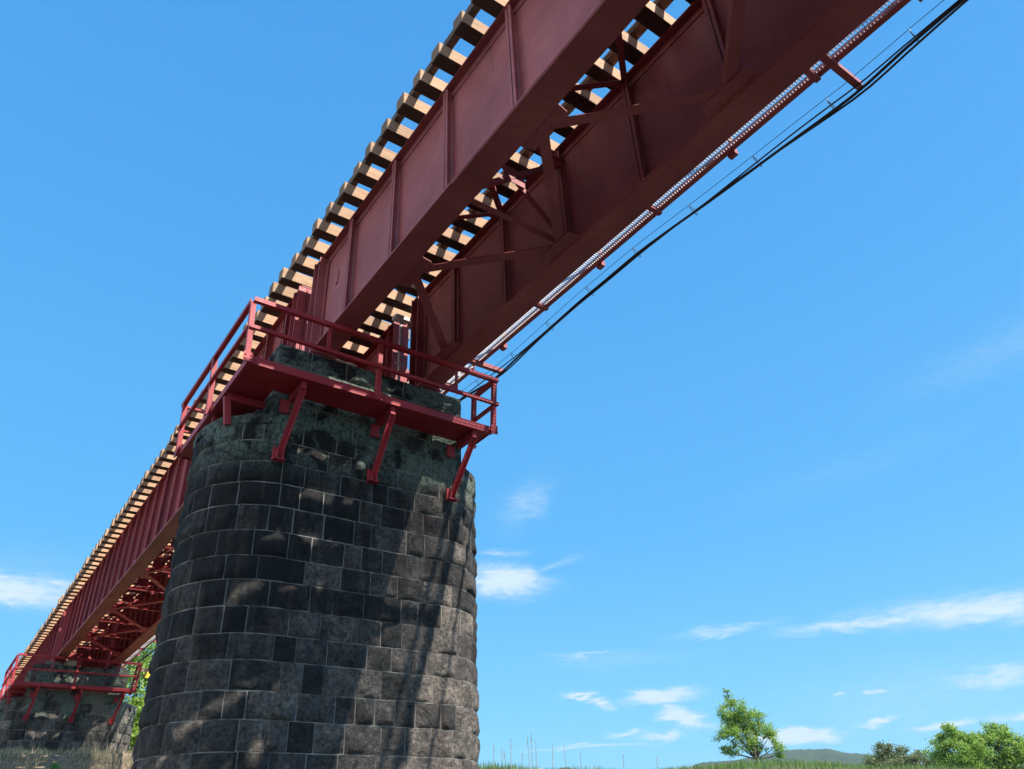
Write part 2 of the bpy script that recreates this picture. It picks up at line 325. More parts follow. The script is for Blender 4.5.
# ---------------------------------------------------------------- stone piers
PX, PY, PA, PR = -0.1, 8.5, 0.95, 0.88
ZB = -9.6; CH = 0.264; ZTOP = -2.93
def stad(t, a, R_, off=0.0):
    L = 2 * a; A = math.pi * R_; P_ = 2 * (L + A); t = t % P_
    if t < L: return Vector((-a + t, -R_ - off)), Vector((0, -1)), 0
    t -= L
    if t < A:
        th = -math.pi / 2 + t / R_; n_ = Vector((math.cos(th), math.sin(th))); return Vector((a, 0)) + n_ * (R_ + off), n_, 1
    t -= A
    if t < L: return Vector((a - t, R_ + off)), Vector((0, 1)), 0
    t -= L
    th = math.pi / 2 + t / R_; n_ = Vector((math.cos(th), math.sin(th))); return Vector((-a, 0)) + n_ * (R_ + off), n_, 1
def stone_block(mb, P, t0, t1, z0, z1, seed, amp):
    nu = max(8, int((t1 - t0) / .022)); nv = 12; vs = []; ro = random.uniform(-.006, .010); tz = random.uniform(-.02, .02); tx = random.uniform(-.02, .02)
    for j in range(nv + 1):
        v = -1 + 2 * j / nv; vv = math.copysign(abs(v) ** .75, v)
        for i in range(nu + 1):
            u = -1 + 2 * i / nu; uu = math.copysign(abs(u) ** .75, u)
            z = (z0 + z1) / 2 + vv * (z1 - z0) / 2; t = (t0 + t1) / 2 + uu * (t1 - t0) / 2
            p, nn, arc = P(t)
            edge = (1 - abs(uu) ** 5) * (1 - abs(vv) ** 4)
            q = Vector((p.x * 1.0, p.y * 1.0, z))
            d = (noise.ridged_multi_fractal(q * 4.5 + Vector((seed, 0, 0)), 1.0, 2.1, 4, 1.0, 2.0) - 1.1) * .026 + noise.noise(q * 4.5 + Vector((0, seed, 0))) * .034 + abs(noise.noise(q * 13 + Vector((seed, 0, 0)))) * .018
            o = -.004 + edge * max(.002, amp * .85 + d * (.62 if arc else 1.0) + ro + tz * vv + tx * uu)
            wob = noise.noise(q * 11 + Vector((seed, 3, 0))) * .007
            vs.append((p.x + nn.x * o, p.y + nn.y * o, z + wob))
    # skirt
    base = len(vs); w = nu + 1
    fs = [(j * w + i, j * w + i + 1, (j + 1) * w + i + 1, (j + 1) * w + i) for j in range(nv) for i in range(nu)]
    mb.add(vs, fs)
def rect_path(x0, x1, y0, y1):
    pts = [Vector((x0, y0)), Vector((x1, y0)), Vector((x1, y1)), Vector((x0, y1))]; L = [x1 - x0, y1 - y0, x1 - x0, y1 - y0]
    ns = [Vector((0, -1)), Vector((1, 0)), Vector((0, 1)), Vector((-1, 0))]
    def f(t):
        t = t % sum(L)
        for k in range(4):
            if t <= L[k] or k == 3:
                d = (pts[(k + 1) % 4] - pts[k]).normalized(); return pts[k] + d * min(t, L[k]), ns[k], 0
            t -= L[k]
    return f, L
def build_pier():
    root = empty('stone_pier', (PX, PY, ZB)); mb = MB(); k = 0; z1 = ZTOP; per = 4 * PA + 2 * math.pi * PR
    Pf = lambda t: stad(t, PA, PR)
    while z1 > -9.4:
        z0 = z1 - CH * random.uniform(.93, 1.07); t = random.uniform(0, .4); te = t + per
        while t < te - .01:
            L = random.choice([.22, .26, .30, .34, .39, .44]) * random.uniform(.92, 1.08)
            if te - (t + L) < .22: L = te - t
            j = random.uniform(.0025, .0075)
            stone_block(mb, Pf, t + j, t + L - j, z0 + j - ZB, z1 - j - ZB, k * 1.37, .017); k += 1; t += L
        z1 = z0
    zlow = z1
    Rf, L4 = rect_path(-1.30, 1.26, -.86, .86); z1 = -1.90; nc = 4; hh = (-1.90 - ZTOP) / nc
    for c in range(nc):
        z0 = z1 - hh; s = 0
        for side in range(4):
            nst = [6, 4, 6, 4][side] - (c % 2); e = [random.uniform(-.14, .14) for _ in range(nst + 1)]; e[0] = e[-1] = 0
            for i in range(nst):
                a = s + L4[side] * (i + e[i]) / nst + .007; b = s + L4[side] * (i + 1 + e[i + 1]) / nst - .007
                stone_block(mb, Rf, a, b, z0 + .006 - ZB, z1 - .006 - ZB, k * 1.7, .02); k += 1
            s += L4[side]
        z1 = z0
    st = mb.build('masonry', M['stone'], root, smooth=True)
    mo = MB(); nseg = 96
    ring = [stad(per * i / nseg, PA, PR, -.007)[0] for i in range(nseg)]
    mo.prism([Vector((p.x, p.y, zlow - ZB - .3)) for p in ring], [Vector((p.x, p.y, ZTOP - .02 - ZB)) for p in ring])
    mo.box(-1.295, 1.255, -.852, .852, ZTOP - .012 - ZB, -1.905 - ZB)
    mo.build('mortar', M['mortar'], root)
    # weathered rounded capping over the two nosings
    for sgn in (-1, 1):
        cp = MB(); rings = []
        for (f_, zz) in ((1.015, -.05), (1.03, .03), (.98, .09), (.7, .15), (.3, .18), (.02, .185)):
            rr = []
            for i in range(25):
                th = -math.pi / 2 + math.pi * i / 24; q = Vector((sgn * PA + sgn * math.cos(th) * PR * f_, math.sin(th) * PR * f_, ZTOP + zz - ZB))
                q += Vector((0, 0, 1)) * noise.noise(q * 4) * .035 + Vector((sgn * math.cos(th), math.sin(th), 0)) * noise.noise(q * 5 + Vector((4, 4, 4))) * .03
                rr.append(q)
            rings.append(rr)
        b = len(cp.v); w = 25
        for rr in rings: cp.v += [tuple(q) for q in rr]
        for j in range(len(rings) - 1):
            for i in range(24):
                q = (b + j * w + i, b + j * w + i + 1, b + (j + 1) * w + i + 1, b + (j + 1) * w + i); cp.f.append(q if sgn > 0 else q[::-1]); cp.m.append(0)
        cp.build('nosing_cap', M['stone'], root, smooth=True)
    # bearing stones between and under the girders
    for (x0, x1, y0, y1, z0, z1) in ((-.55, -.20, -.62, -.28, -1.9, -1.70), (-1.02, -.60, -.70, -.05, -1.9, -1.80), (-1.02, -.60, .05, .70, -1.9, -1.80), (.80, 1.22, -.70, -.05, -1.9, -1.80), (.80, 1.22, .05, .70, -1.9, -1.80)):
        q = MB(); q.box(x0, x1, y0, y1, z0 - ZB, z1 - ZB); q.build('bearing_stone', M['concrete'] if x0 == -.55 else M['stone'], root, bevel=.015)
    return root
pier = build_pier()
tag(pier, 'near pier of dark basalt blocks filling the left foreground under the bridge', 'bridge pier', 'stone piers under the bridge')
pier2 = copy_tree(pier); pier2.location = (PX, 27.75, ZB)
tag(pier2, 'distant stone pier seen low at the left edge behind the near one', 'bridge pier', 'stone piers under the bridge')
# ---------------------------------------------------------------- girder spans
G, FW_, TW, D = 0.777, 0.30, 0.19, 1.70
def web_girder(root, gx, y0, y1, m, pitch, first, riveted):
    b = MB(); s = -1 if gx < 0 else 1
    b.box(gx - .006, gx + .006, y0, y1, -D + .025, -.022)
    b.box(gx - TW / 2, gx + TW / 2, y0, y1, -.022, -.0)
    b.box(gx - FW_ / 2, gx + FW_ / 2, y0, y1, -D, -D + .025)
    # flange angles
    for e in (-1, 1):
        b.box(gx + e * .006, gx + e * .018, y0, y1, -.13, -.0225) if e > 0 else b.box(gx - .018, gx - .006, y0, y1, -.13, -.0225)
        b.box(min(gx + e * .006, gx + e * .018), max(gx + e * .006, gx + e * .018), y0, y1, -D + .0255, -D + .15 if riveted else -D + .05)
    o = b.build('girder', m, root, bevel=.003)
    cov = MB(); third = (y1 - y0) / 5
    if riveted: third = .004
    cov.box(gx - FW_ / 2 + .006, gx + FW_ / 2 - .006, y0 + third, y1 - third, -D - .014, -D - .0005)
    if riveted:
        y = y0 + .06
        while y < y1:
            for e in (-.115, -.055, .055, .115):
                zz = -D - .014 if y0 + third < y < y1 - third else -D
                cov.rivet((gx + e, y, zz), (0, 0, -1), .013)
            cov.rivet((gx + s * .018, y, -D + .09), (s, 0, 0), .012); cov.rivet((gx + s * .018, y, -.08), (s, 0, 0), .012)
            y += .11
    cov.build('cover_plate', M['brownish'] if riveted else m, o)
    y = first
    while y < y1 - .25:
        if y > y0 + .2:
            st = MB()
            for e in (-1, 1):
                w = .085 if not riveted else .095
                x0, x1 = (gx + .0185, gx + .006 + w) if e > 0 else (gx - .006 - w, gx - .0185)
                st.box(x0, x1, y - .006, y + .006, -D + .055, -.025)
                fx = (x1 - .008, x1) if e > 0 else (x0, x0 + .008)
                st.box(fx[0], fx[1], y - .045, y + .045, -D + .10, -.06)
                if riveted:
                    st.box(min(x0, x1), max(x0, x1), y + .008, y + .05, -D + .16, -.14)
            st.build('stiffener', m, o)
        y += pitch
    # end bearing stiffeners with rows of rivets
    for ye, dy in ((y0, 1), (y1, -1)):
        st = MB()
        for k, off in enumerate((.012, .20)):
            yy = ye + dy * off
            for e in (-1, 1):
                x0, x1 = (gx + .0185, gx + .13) if e > 0 else (gx - .13, gx - .0185)
                st.box(x0, x1, yy - .008, yy + .008, -D + .026, -.03)
                st.box(x0, x0 + .012 if e > 0 else x1, yy + dy * .009 if dy > 0 else yy - .079, yy + .079 if dy > 0 else yy - .009, -D + .16, -.135) if e > 0 else st.box(x1 - .012, x1, min(yy + dy * .009, yy + dy * .079), max(yy + dy * .009, yy + dy * .079), -D + .16, -.135)
                for r_ in range(16): st.rivet((gx + e * .0305, yy + dy * .05, -D + .22 + r_ * .085), (e, 0, 0), .014)
        st.build('end_stiffener', m, o)
    return o
def make_span(y0, y1, m, pitch, first, riveted, nodes):
    root = empty('girder_span', (0, y0, -D))
    for gx in (-G, G): web_girder(root, gx, y0, y1, m, pitch, first, riveted)
    zb = -D + .034; hw = G - .10
    for (ya, sa), (yb, sb) in zip(nodes[:-1], nodes[1:]):
        p = Vector((sa * (hw - .10), ya, zb)); q = Vector((sb * (hw - .10), yb, zb)); d = (q - p).normalized() * .12
        b = MB(); b.angle(p + d * .4, q - d * .4, .105, .010, side=1 if sa < 0 else -1); b.build('lateral_brace', m, root)
    for (ya, sa) in nodes:
        b = MB(); xo = sa * (G - .10); xi = sa * (G - .30)
        pts = [(xo, ya - .29), (xo, ya + .29), (xi + sa * .02, ya + .26), (xi, ya + .24), (xi, ya - .24), (xi + sa * .02, ya - .26)]
        b.prism([Vector((x, y, zb - .0155)) for x, y in pts], [Vector((x, y, zb - .0035)) for x, y in pts])
        for dy_ in (-.20, -.13, -.06, .06, .13, .20):
            for xx in (sa * (G - .185), sa * (G - .255)): b.rivet((xx, ya + dy_, zb - .0155), (0, 0, -1), .012)
        b.build('gusset_plate', m, root)
    for (ya, sa) in nodes[2::4] if not riveted else nodes[::1]:
        for z_ in (-D + .13, -.22):
            b = MB(); b.angle((-G + .02, ya + .012, z_), (G - .02, ya + .012, z_), .07, .010); b.build('sway_strut', m, root)
        for e in (-1, 1):
            b = MB(); b.angle((-G * e * .93, ya - .012 * e, -D + .17), (G * e * .93, ya - .012 * e, -.26), .06, .009, up=(0, 1, 0)); b.build('sway_brace', m, root)
        b = MB(); b.box(-.14, .14, ya - .006, ya + .002, -D / 2 - .16, -D / 2 + .06); b.build('sway_plate', m, root)
    for (ya, sa), (yb, sb) in zip(nodes[:-1], nodes[1:]):
        b = MB(); b.angle((-sa * (G - .1), ya, -.12), (-sb * (G - .1), yb, -.12), .07, .010); b.build('top_brace', m, root)
    for gx in (-G, G):
        for ye in (y0 + .22, y1 - .22):
            b = MB(); b.box(gx - .17, gx + .17, ye - .16, ye + .16, -D - .035, -D - .001); b.box(gx - .13, gx + .13, ye - .05, ye + .05, -D - .07, -D - .036)
            b.box(gx - .19, gx + .19, ye - .18, ye + .18, -D - .099, -D - .071); b.build('bearing_shoe', m, root)
    rebase(root)
    return root
nodes = [(8.22 - .0 - 1.15 - 1.19 * k, 1 if k % 2 == 0 else -1) for k in range(15)]
span = make_span(-10.4, 8.22, M['girder'], 1.19, 7.10 - 1.19 * 14, False, nodes)
tag(span, 'near dark red plate girder span passing overhead to the top edge of the photo', 'bridge span', 'steel girder spans of the railway bridge')
oval = MB(); OV = Vector(span.location)
ring = [(math.cos(t) * .055, math.sin(t) * .13) for t in [2 * math.pi * k / 20 for k in range(20)]]
oval.prism([Vector((-G - .020, 7.62 + a, -.62 + b)) for a, b in ring], [Vector((-G - .006, 7.62 + a, -.62 + b)) for a, b in ring])
oval.v = [tuple(Vector(v) - OV) for v in oval.v]; oval.build('oval_plate', M['girder'], span)
nodes2 = [(9.95 + 1.6 * k, 1 if k % 2 == 0 else -1) for k in range(11)]
span2 = make_span(8.77, 27.47, M['old_girder'], .82, 9.32, True, nodes2)
tag(span2, 'far riveted girder span with closely set stiffeners running down to the distant pier', 'bridge span', 'steel girder spans of the railway bridge')
nodes3 = [(29.2 + 1.6 * k, 1 if k % 2 == 0 else -1) for k in range(8)]
span3 = make_span(28.02, 42.0, M['old_girder'], .82, 28.6, True, nodes3)
tag(span3, 'last girder span, just visible beyond the distant pier at the left edge', 'bridge span', 'steel girder spans of the railway bridge')
# abutment
ab = MB(); ab.box(-2.2, 2.2, 41.6, 44.2, -6.5, -1.86); ab.box(-2.2, 2.2, 42.2, 44.2, -1.86, -.05)
tag(ab.build('bridge_abutment', M['concrete'], bevel=.03), 'concrete abutment where the last girder span ends beyond the distant pier', 'abutment')
# ---------------------------------------------------------------- ties, guard timbers, rails
TL = 1.15
tb = MB(); tb.box(-TL, TL, -.082, .082, 0.002, .20)
tie0 = tb.build('railway_tie', M['wood'], bevel=.008); tie0.location = (0, -10.2, 0)
def nth(n):
    return str(n) + ('th' if 10 < n % 100 < 14 else {1: 'st', 2: 'nd', 3: 'rd'}.get(n % 10, 'th'))
def tie_lab(o, y):
    if y < 8.45: tag(o, nth(1 + round((8.3 - y) / .4)) + ' timber tie on the near span, counted from the near pier towards the top edge', 'railway tie', 'timber ties on the near span')
    elif y < 27.75: tag(o, nth(1 + round((y - 8.6) / .4)) + ' timber tie on the far span, counted from the near pier towards the far pier', 'railway tie', 'timber ties on the far span')
    else: tag(o, nth(1 + round((y - 27.8) / .4)) + ' tiny timber tie past the far pier, counted from that pier', 'railway tie', 'timber ties on the last span')
k = 0; y = 3.245 - .4 * 34
TB = [tie0]
while y < 41.8:
    o = tie0 if k == 0 else tie0.copy()
    if k: COL.objects.link(o)
    o.location = (random.uniform(-.022, .022), y + random.uniform(-.016, .016), 0); o.rotation_euler = (0, 0, random.uniform(-.014, .014)); o.scale = (random.uniform(.985, 1.015), random.uniform(.93, 1.07), 1)
    tie_lab(o, y); k += 1; y += .4
for s, nm in ((-1, 'long guard timber bolted on the tie ends of the open left edge of the deck'), (1, 'long guard timber on the tie ends beside the steel walkway')):
    b = MB(); b.box(s * 1.02 - .045, s * 1.02 + .045, -10.4, 42.0, .203, .31)
    tag(b.build('guard_timber', M['dark_timber'], bevel=.006), nm, 'guard timber', 'guard timbers along the deck')
    r = MB(); prof = [(-.062, 0), (.062, 0), (.062, .012), (.010, .028), (.009, .095), (.032, .105), (.032, .138), (-.032, .138), (-.032, .105), (-.009, .095), (-.010, .028), (-.062, .012)]
    r.prism([Vector((s * .565 + a, -10.5, .203 + c)) for a, c in prof], [Vector((s * .565 + a, 45, .203 + c)) for a, c in prof])
    tag(r.build('rail', M['rail']), 'rusted running rail on the ties, ' + ('nearer the open left edge of the deck' if s < 0 else 'nearer the steel walkway, showing between the tie gaps'), 'rail', 'running rails')
# ---------------------------------------------------------------- inspection walkway on the right
def walkway(y0, y1, ybr, label):
    root = empty('inspection_walkway', (1.2, y0, -.66)); root_inv = Vector(root.location)
    def B(b, nm, m, **k):
        b.v = [tuple(Vector(v) - root_inv) for v in b.v]; return b.build(nm, m, root, **k)
    b = MB(); b.box(1.955, 1.965, y0, y1, -.67, -.53); b.box(1.900, 1.954, y0, y1, -.67, -.662); B(b, 'outer_stringer', M['girder'])
    b = MB(); b.box(1.20, 1.21, y0, y1, -.66, -.56); b.box(1.211, 1.25, y0, y1, -.66, -.652); B(b, 'inner_stringer', M['girder'])
    b = MB(); y = y0 + .02
    while y < y1:
        b.box(1.215, 1.95, y, y + .006, -.628, -.610); y += .036
    x = 1.25
    while x < 1.95: b.box(x, x + .005, y0, y1, -.6095, -.603); x += .06
    B(b, 'grating', M['galv'])
    for yb in ybr:
        b = MB(); b.box(G + .10, 1.95, yb - .03, yb + .03, -.720, -.661); b.beam((G + .05, yb, -1.15), (1.5, yb, -.72), .05, .05, up=(0, 1, 0)); B(b, 'bracket', M['girder'])
        b = MB(); yq = yb + 1.15
        b.box(1.9655, 2.03, yq - .05, yq + .05, -.70, -.62); b.box(1.995, 2.035, yq - .02, yq + .02, -.619, .32); B(b, 'handrail_post', M['girder'])
    b = MB(); b.box(1.99, 2.04, y0, y1, .321, .36); b.box(2.0, 2.03, y0, y1, -.16, -.13); B(b, 'handrail', M['girder'])
    return tag(root, label, 'walkway', 'steel walkways beside the girders')
walkway(-10.4, 8.4, [2.1 + 2.25 * k for k in range(-5, 3)], 'grated steel walkway along the right side of the near girder span')
walkway(8.5, 41.9, [9.1 + 2.25 * k for k in range(14)], 'grated steel walkway along the right side of the far spans')
arm = MB(); arm.box(1.50, 2.36, 1.87, 1.94, -.735, -.721); arm.box(1.50, 2.36, 1.87, 1.878, -.7205, -.665)
tag(arm.build('cable_arm', M['girder']), 'long bracket arm sticking out from the walkway near the top right, holding the cables', 'bracket', 'arms that carry the cables')
arm2 = MB(); arm2.box(1.50, 2.34, 8.25, 8.32, -.735, -.721); arm2.box(1.50, 2.34, 8.25, 8.258, -.7205, -.665)
tag(arm2.build('cable_arm', M['girder']), 'short bracket arm holding the cables beside the near pier platform', 'bracket', 'arms that carry the cables')
# cables
import bisect
KN = [(-10.4, 2.20), (-4, 2.2), (.0, 2.25), (.8, 2.272), (1.37, 2.285), (1.88, 2.318), (2.58, 2.28), (3.74, 2.232), (4.93, 2.165), (6.14, 2.170), (7.69, 2.235), (8.3, 2.235), (9.13, 2.18), (11, 2.12), (15, 2.15), (27, 2.2), (34, 2.15), (41.5, 2.2)]
def cx(y):
    ks = [q[0] for q in KN]; i = max(1, min(len(KN) - 1, bisect.bisect(ks, y))); a, b = KN[i - 1], KN[i]; t = (y - a[0]) / (b[0] - a[0]); return a[1] + (b[1] - a[1]) * t
for q, (dx, dz, ph, r, lb) in enumerate([(0, -.02, 0, .016, 'thickest black cable of the bundle hanging outside the walkway'), (.012, -.04, 1.9, .012, 'black cable sagging lowest in the bundle outside the walkway'), (-.012, .0, 4.0, .009, 'thin black cable twisted on top of the bundle outside the walkway')]):
    pts = []; y = -10.4
    while y <= 41.5:
        arm_gap = math.exp(-((y - 1.9) / .9) ** 2) + math.exp(-((y - 8.3) / .6) ** 2)
        tw = .012 + .035 * (.5 + .5 * math.sin(y * .8 + ph)) * arm_gap
        pts.append((cx(y) + dx * (.45 + arm_gap) + .008 * math.sin(y * 2.3 + ph), y, -.76 + dz * (.5 + 1.2 * arm_gap) + tw * math.cos(y * 1.1 + ph))); y += .2
    b = MB(); b.tube(pts, r, 7)
    tag(b.build('signal_cable', M['cable'], smooth=True), lb, 'cable', 'cables slung along the bridge')
b = MB(); pts = []; y = -10.4
while y <= 41.5: pts.append((cx(y) - .075 - .02 * math.exp(-((y - 1.9) / 1) ** 2), y, -.70)); y += .4
b.tube(pts, .0035, 5); mw = b.build('messenger_wire', M['cable']); tag(mw, 'thin straight support wire running just above the black cable bundle', 'wire')
y = -9.9
while y < 41:
    b = MB(); x = cx(y); b.tube([(x - .078, y, -.695), (x - .09, y, -.74), (x - .03, y, -.80), (x + .035, y, -.81), (x + .03, y, -.74), (x - .06, y + .01, -.70)], .0045, 5)
    b.build('cable_hanger', M['cable'], mw); y += .93
# ---------------------------------------------------------------- maintenance platforms
def make_platform():
    root = empty('maintenance_platform', (PX, PY, -2.6)); O = Vector(root.location)
    def B(b, nm, **k):
        b.v = [tuple(Vector(v) - O) for v in b.v]; return b.build(nm, M['rail_red'], root, **k)
    X0, X1, Y0, Y1 = -1.87, 1.31, 7.15, 9.85; z = -2.60
    b = MB(); b.box(X0 + .012, X1 - .012, Y0 + .012, 7.60, z + .004, z + .014); b.box(X0 + .012, -1.42, 7.601, Y1 - .012, z + .004, z + .014); b.box(-1.419, X1 - .012, 9.40, Y1 - .012, z + .004, z + .014); B(b, 'deck_plate')
    b = MB(); b.box(X0, X1, Y0, Y0 + .010, z - .01, z + .085); b.box(X0, X1, Y0 + .0105, Y0 + .05, z - .01, z - .001); B(b, 'edge_channel')
    b = MB(); b.box(X0, X0 + .010, Y0 + .011, Y1, z - .01, z + .085); b.box(X0 + .0105, X0 + .05, Y0 + .06, Y1 - .012, z - .01, z - .001); B(b, 'edge_channel')
    b = MB(); b.box(X1 - .010, X1, Y0 + .011, 7.6, z - .01, z + .085); B(b, 'edge_channel')
    b = MB(); b.box(X0 + .011, X1, Y1 - .010, Y1, z - .01, z + .085); B(b, 'edge_channel')
    # stands: post with gusset foot
    zt = -1.84; zm = -2.20
    posts = [(X0 - .012, Y0 - .012), (-.33, Y0 - .012), (X1 + .012, Y0 - .012), (X0 - .012, 8.5), (X0 - .012, Y1 - .05), (X1 + .012, 7.62), (-.33, Y1 + .012), (X1 + .012, Y1 + .012)]
    for (px, py) in posts:
        b = MB(); ox = .055 if px > 0 else -.055
        lean = .035
        sx = (-lean if px < -1 else lean if px > 1 else 0); sy = -.01 if py < 7.3 else 0
        A = [(px - .028, py - .028), (px + .028, py - .028), (px + .028, py - .020), (px - .020, py - .020), (px - .020, py + .028), (px - .028, py + .028)]
        b.prism([Vector((a, c, z - .03)) for a, c in A], [Vector((a + sx, c + sy, zt)) for a, c in A])
        b.box(px - .05, px + .05, py - .036, py - .029, z - .03, z + .09) if py < 7.3 else b.box(px - .036, px - .029, py - .05, py + .05, z - .03, z + .09)
        for e in (-.03, .03):
            b.rivet((px + e, py - .036, z + .05), (0, -1, 0), .012); b.rivet((px + e, py - .036, z + .0), (0, -1, 0), .012)
        B(b, 'post')
    xa, xb, ya = X0 - .05, X1 + .09, Y0 - .045
    def rails(zz, w, nm):
        b = MB(); b.angle((xa, ya, zz), (xb, ya, zz), w, .008, side=-1); B(b, nm)
        b = MB(); b.angle((xa + .0, ya + .03, zz), (xa + .0, Y1 + .05, zz), w, .008); B(b, nm)
        b = MB(); b.angle((X1 + .05, ya + .03, zz), (X1 + .05, 7.66, zz), w, .008); B(b, nm)
        b = MB(); b.angle((xa + .03, Y1 + .05, zz), (X1 + .05, Y1 + .05, zz), w, .008); B(b, nm)
    rails(zt, .055, 'top_rail'); rails(zm, .042, 'mid_rail')
    # infill verticals
    for px in (-1.0, .75):
        b = MB(); b.box(px - .022, px + .022, Y0 - .046, Y0 - .040, zm, zt); B(b, 'baluster')
    # cantilevers, raking struts and feet
    for ((tx, ty), fx) in (((-1.20, 7.24), -1.27), ((-.08, 7.24), -.13), ((1.08, 7.24), .95)):
        f = Vector((fx, 7.575, -3.40)); tp = Vector((tx, ty, -2.70))
        b = MB(); b.box(tx - .030, tx + .030, Y0 + .052, 7.585, z - .105, z - .012); B(b, 'cantilever_beam')
        b = MB(); b.angle(tp, f, .060, .010, up=(0, -1, -.3)); B(b, 'strut')
        b = MB(); b.box(fx - .065, fx + .065, 7.560, 7.585, -3.47, -3.31); b.box(fx - .065, fx + .065, 7.50, 7.5595, -3.47, -3.458); b.box(fx - .035, fx - .025, 7.51, 7.5595, -3.457, -3.36); b.box(fx + .025, fx + .035, 7.51, 7.5595, -3.457, -3.36); B(b, 'foot_plate')
        b = MB(); b.box(fx - .055, fx + .055, 7.56, 7.585, -2.86, -2.70); B(b, 'wall_plate')
    for fy in (7.9, 8.5, 9.1):
        b = MB(); b.box(X0 + .052, -1.40, fy - .03, fy + .03, z - .10, z - .012); B(b, 'cantilever_beam')
    b = MB(); b.beam((X0 + .03, 7.9, -2.66), (X0 + .10, 7.95, -2.98), .07, .05, up=(0, 1, 0)); B(b, 'strut')
    return root
pl = make_platform()
tag(pl, 'dark red railed steel platform wrapped round the head of the near pier', 'platform', 'railed maintenance platforms on the piers')
pl2 = copy_tree(pl); pl2.location = (PX, 27.75, -2.6)
tag(pl2, 'small distant red railed platform on the far pier at the left edge', 'platform', 'railed maintenance platforms on the piers')
# thin upright pipe on the pier head between the girders
b = MB(); b.tube([(.40, 8.05, -1.88), (.40, 8.05, -.62)], .020, 10); b.box(.28, .50, 7.98, 8.10, -.62, -.56); b.tube([(.34, 8.05, -1.35), (.52, 8.05, -1.35)], .012, 8)
tag(b.build('drain_pipe', M['galv']), 'pale upright pipe standing on the near pier head between the girders', 'pipe')
# ---------------------------------------------------------------- vegetation
def leaf(mb, p, s, nrm=None):
    n_ = Vector((random.gauss(0, 1), random.gauss(0, 1), random.gauss(0, 1) + .6)).normalized()
    a = n_.orthogonal().normalized(); a.rotate(Matrix.Rotation(random.uniform(0, 6.28), 3, n_)); b = n_.cross(a); l = s * random.uniform(.7, 1.3); w = l * .55
    mb.add([p - a * l * .5, p + b * w * .5, p + a * l * .5, p - b * w * .5], [(0, 1, 2, 3)])
def tree(az_, r, clumps, nleaf, ls, m, label, cat='tree', name='broadleaf_tree', trunk=.12, lean=0, group=None, zbase=None):
    p0 = polar(az_, r, 0); p0.z = H(p0.x, p0.y) if zbase is None else zbase
    er = Vector((math.cos(rad(az_)), -math.sin(rad(az_)), 0)); ev = Vector((math.sin(rad(az_)), math.cos(rad(az_)), 0))
    root = empty(name, p0); tr = MB(); cr_ = MB(); hmid = min(c[1] for c in clumps) * .75
    fork = er * lean + Vector((0, 0, hmid))
    tr.tube([(0, 0, -.2), tuple(fork * .5 + er * lean * .15), tuple(fork)], trunk, 9, trunk * .7)
    tot_v = sum(c[3] ** 2 for c in clumps)
    for (cx_, cz_, cy_, cr0) in clumps:
        c = er * cx_ + ev * cy_ + Vector((0, 0, cz_))
        mid = fork.lerp(c, .5) + Vector((random.uniform(-.1, .1), random.uniform(-.1, .1), random.uniform(-.15, .1)))
        tr.tube([fork, mid, c], trunk * .42, 6, trunk * .12)
        nb = max(7, int(cr0 * 14))
        cent = []
        for _ in range(nb):
            d = Vector((random.gauss(0, 1), random.gauss(0, 1), random.gauss(0, 1))).normalized() * cr0 * random.uniform(.35, 1.05); d.z *= .85
            e = c + d; tr.tube([c.lerp(mid, .3), c + d * .55 + Vector((0, 0, -.04)), e], trunk * .10, 4, trunk * .03); cent.append(e)
        for _ in range(int(nleaf * cr0 ** 2 / tot_v)):
            e = random.choice(cent); sg = cr0 * .23
            leaf(cr_, e + Vector((random.gauss(0, sg), random.gauss(0, sg), random.gauss(0, sg * .75))), ls)
    tr.build('trunk', M['bark'], root, smooth=True); cr_.build('crown', m, root)
    return tag(root, label, cat, group)
tree(51.55, 48, [(x_ * .84 - .20, z_ - .05 - .45 * max(0, 3 - z_) / 1.6, y_, r_ * .93) for x_, z_, y_, r_ in [(-.65, 3.95, 0, .40), (-.35, 3.45, .2, .72), (.30, 3.3, -.2, .62), (-1.15, 3.0, 0, .55), (-.5, 2.65, .3, .8), (.55, 2.6, 0, .75), (-1.45, 2.3, -.2, .6), (-1.5, 1.75, .2, .45), (1.15, 2.2, .1, .65), (2.0, 1.5, 0, .4), (-.2, 1.95, 0, .7), (1.75, 1.75, 0, .5), (-1.1, 1.6, .2, .45), (.7, 1.75, .4, .5), (-.8, 4.45, 0, .2), (.95, 2.95, .2, .6), (.1, 2.7, -.3, .7), (-.75, 3.3, -.2, .6), (-1.0, 2.45, -.3, .65), (.35, 2.0, -.3, .6), (1.5, 2.2, .1, .45)]], 13000, .105, M['leaf'], 'lone small leafy tree with an open crown standing on the grassy bank', trunk=.10, lean=.1)
tree(63.45, 85, [(-0.22, 4.81, 0, 0.83), (0.56, 4.24, 0, 1.01), (-1.01, 4.06, .4, 0.92), (-1.46, 3.20, 0, 1.01), (0.22, 3.20, -.6, 1.29), (1.46, 3.12, 0, 1.01), (-0.67, 2.16, 0, 1.29), (1.12, 2.07, .4, 1.20), (-1.68, 1.90, 0, 0.83)], 15000, .20, M['leaf'], 'left one of the two rounded bright green trees at the lower right', group='bright green trees on the bank', trunk=.16)
tree(65.55, 88, [(-0.34, 4.76, 0, 0.92), (0.78, 4.58, .5, 0.83), (-1.46, 4.06, 0, 0.92), (1.46, 3.81, 0, 1.01), (0.00, 3.72, -.5, 1.20), (-1.46, 2.86, .3, 1.10), (2.35, 2.94, 0, 0.92), (1.01, 2.59, 0, 1.29), (-0.45, 1.99, 0, 1.29), (2.58, 1.81, 0, 0.92)], 16000, .20, M['leaf'], 'right one of the two rounded bright green trees near the lower right corner', group='bright green trees on the bank', trunk=.16)
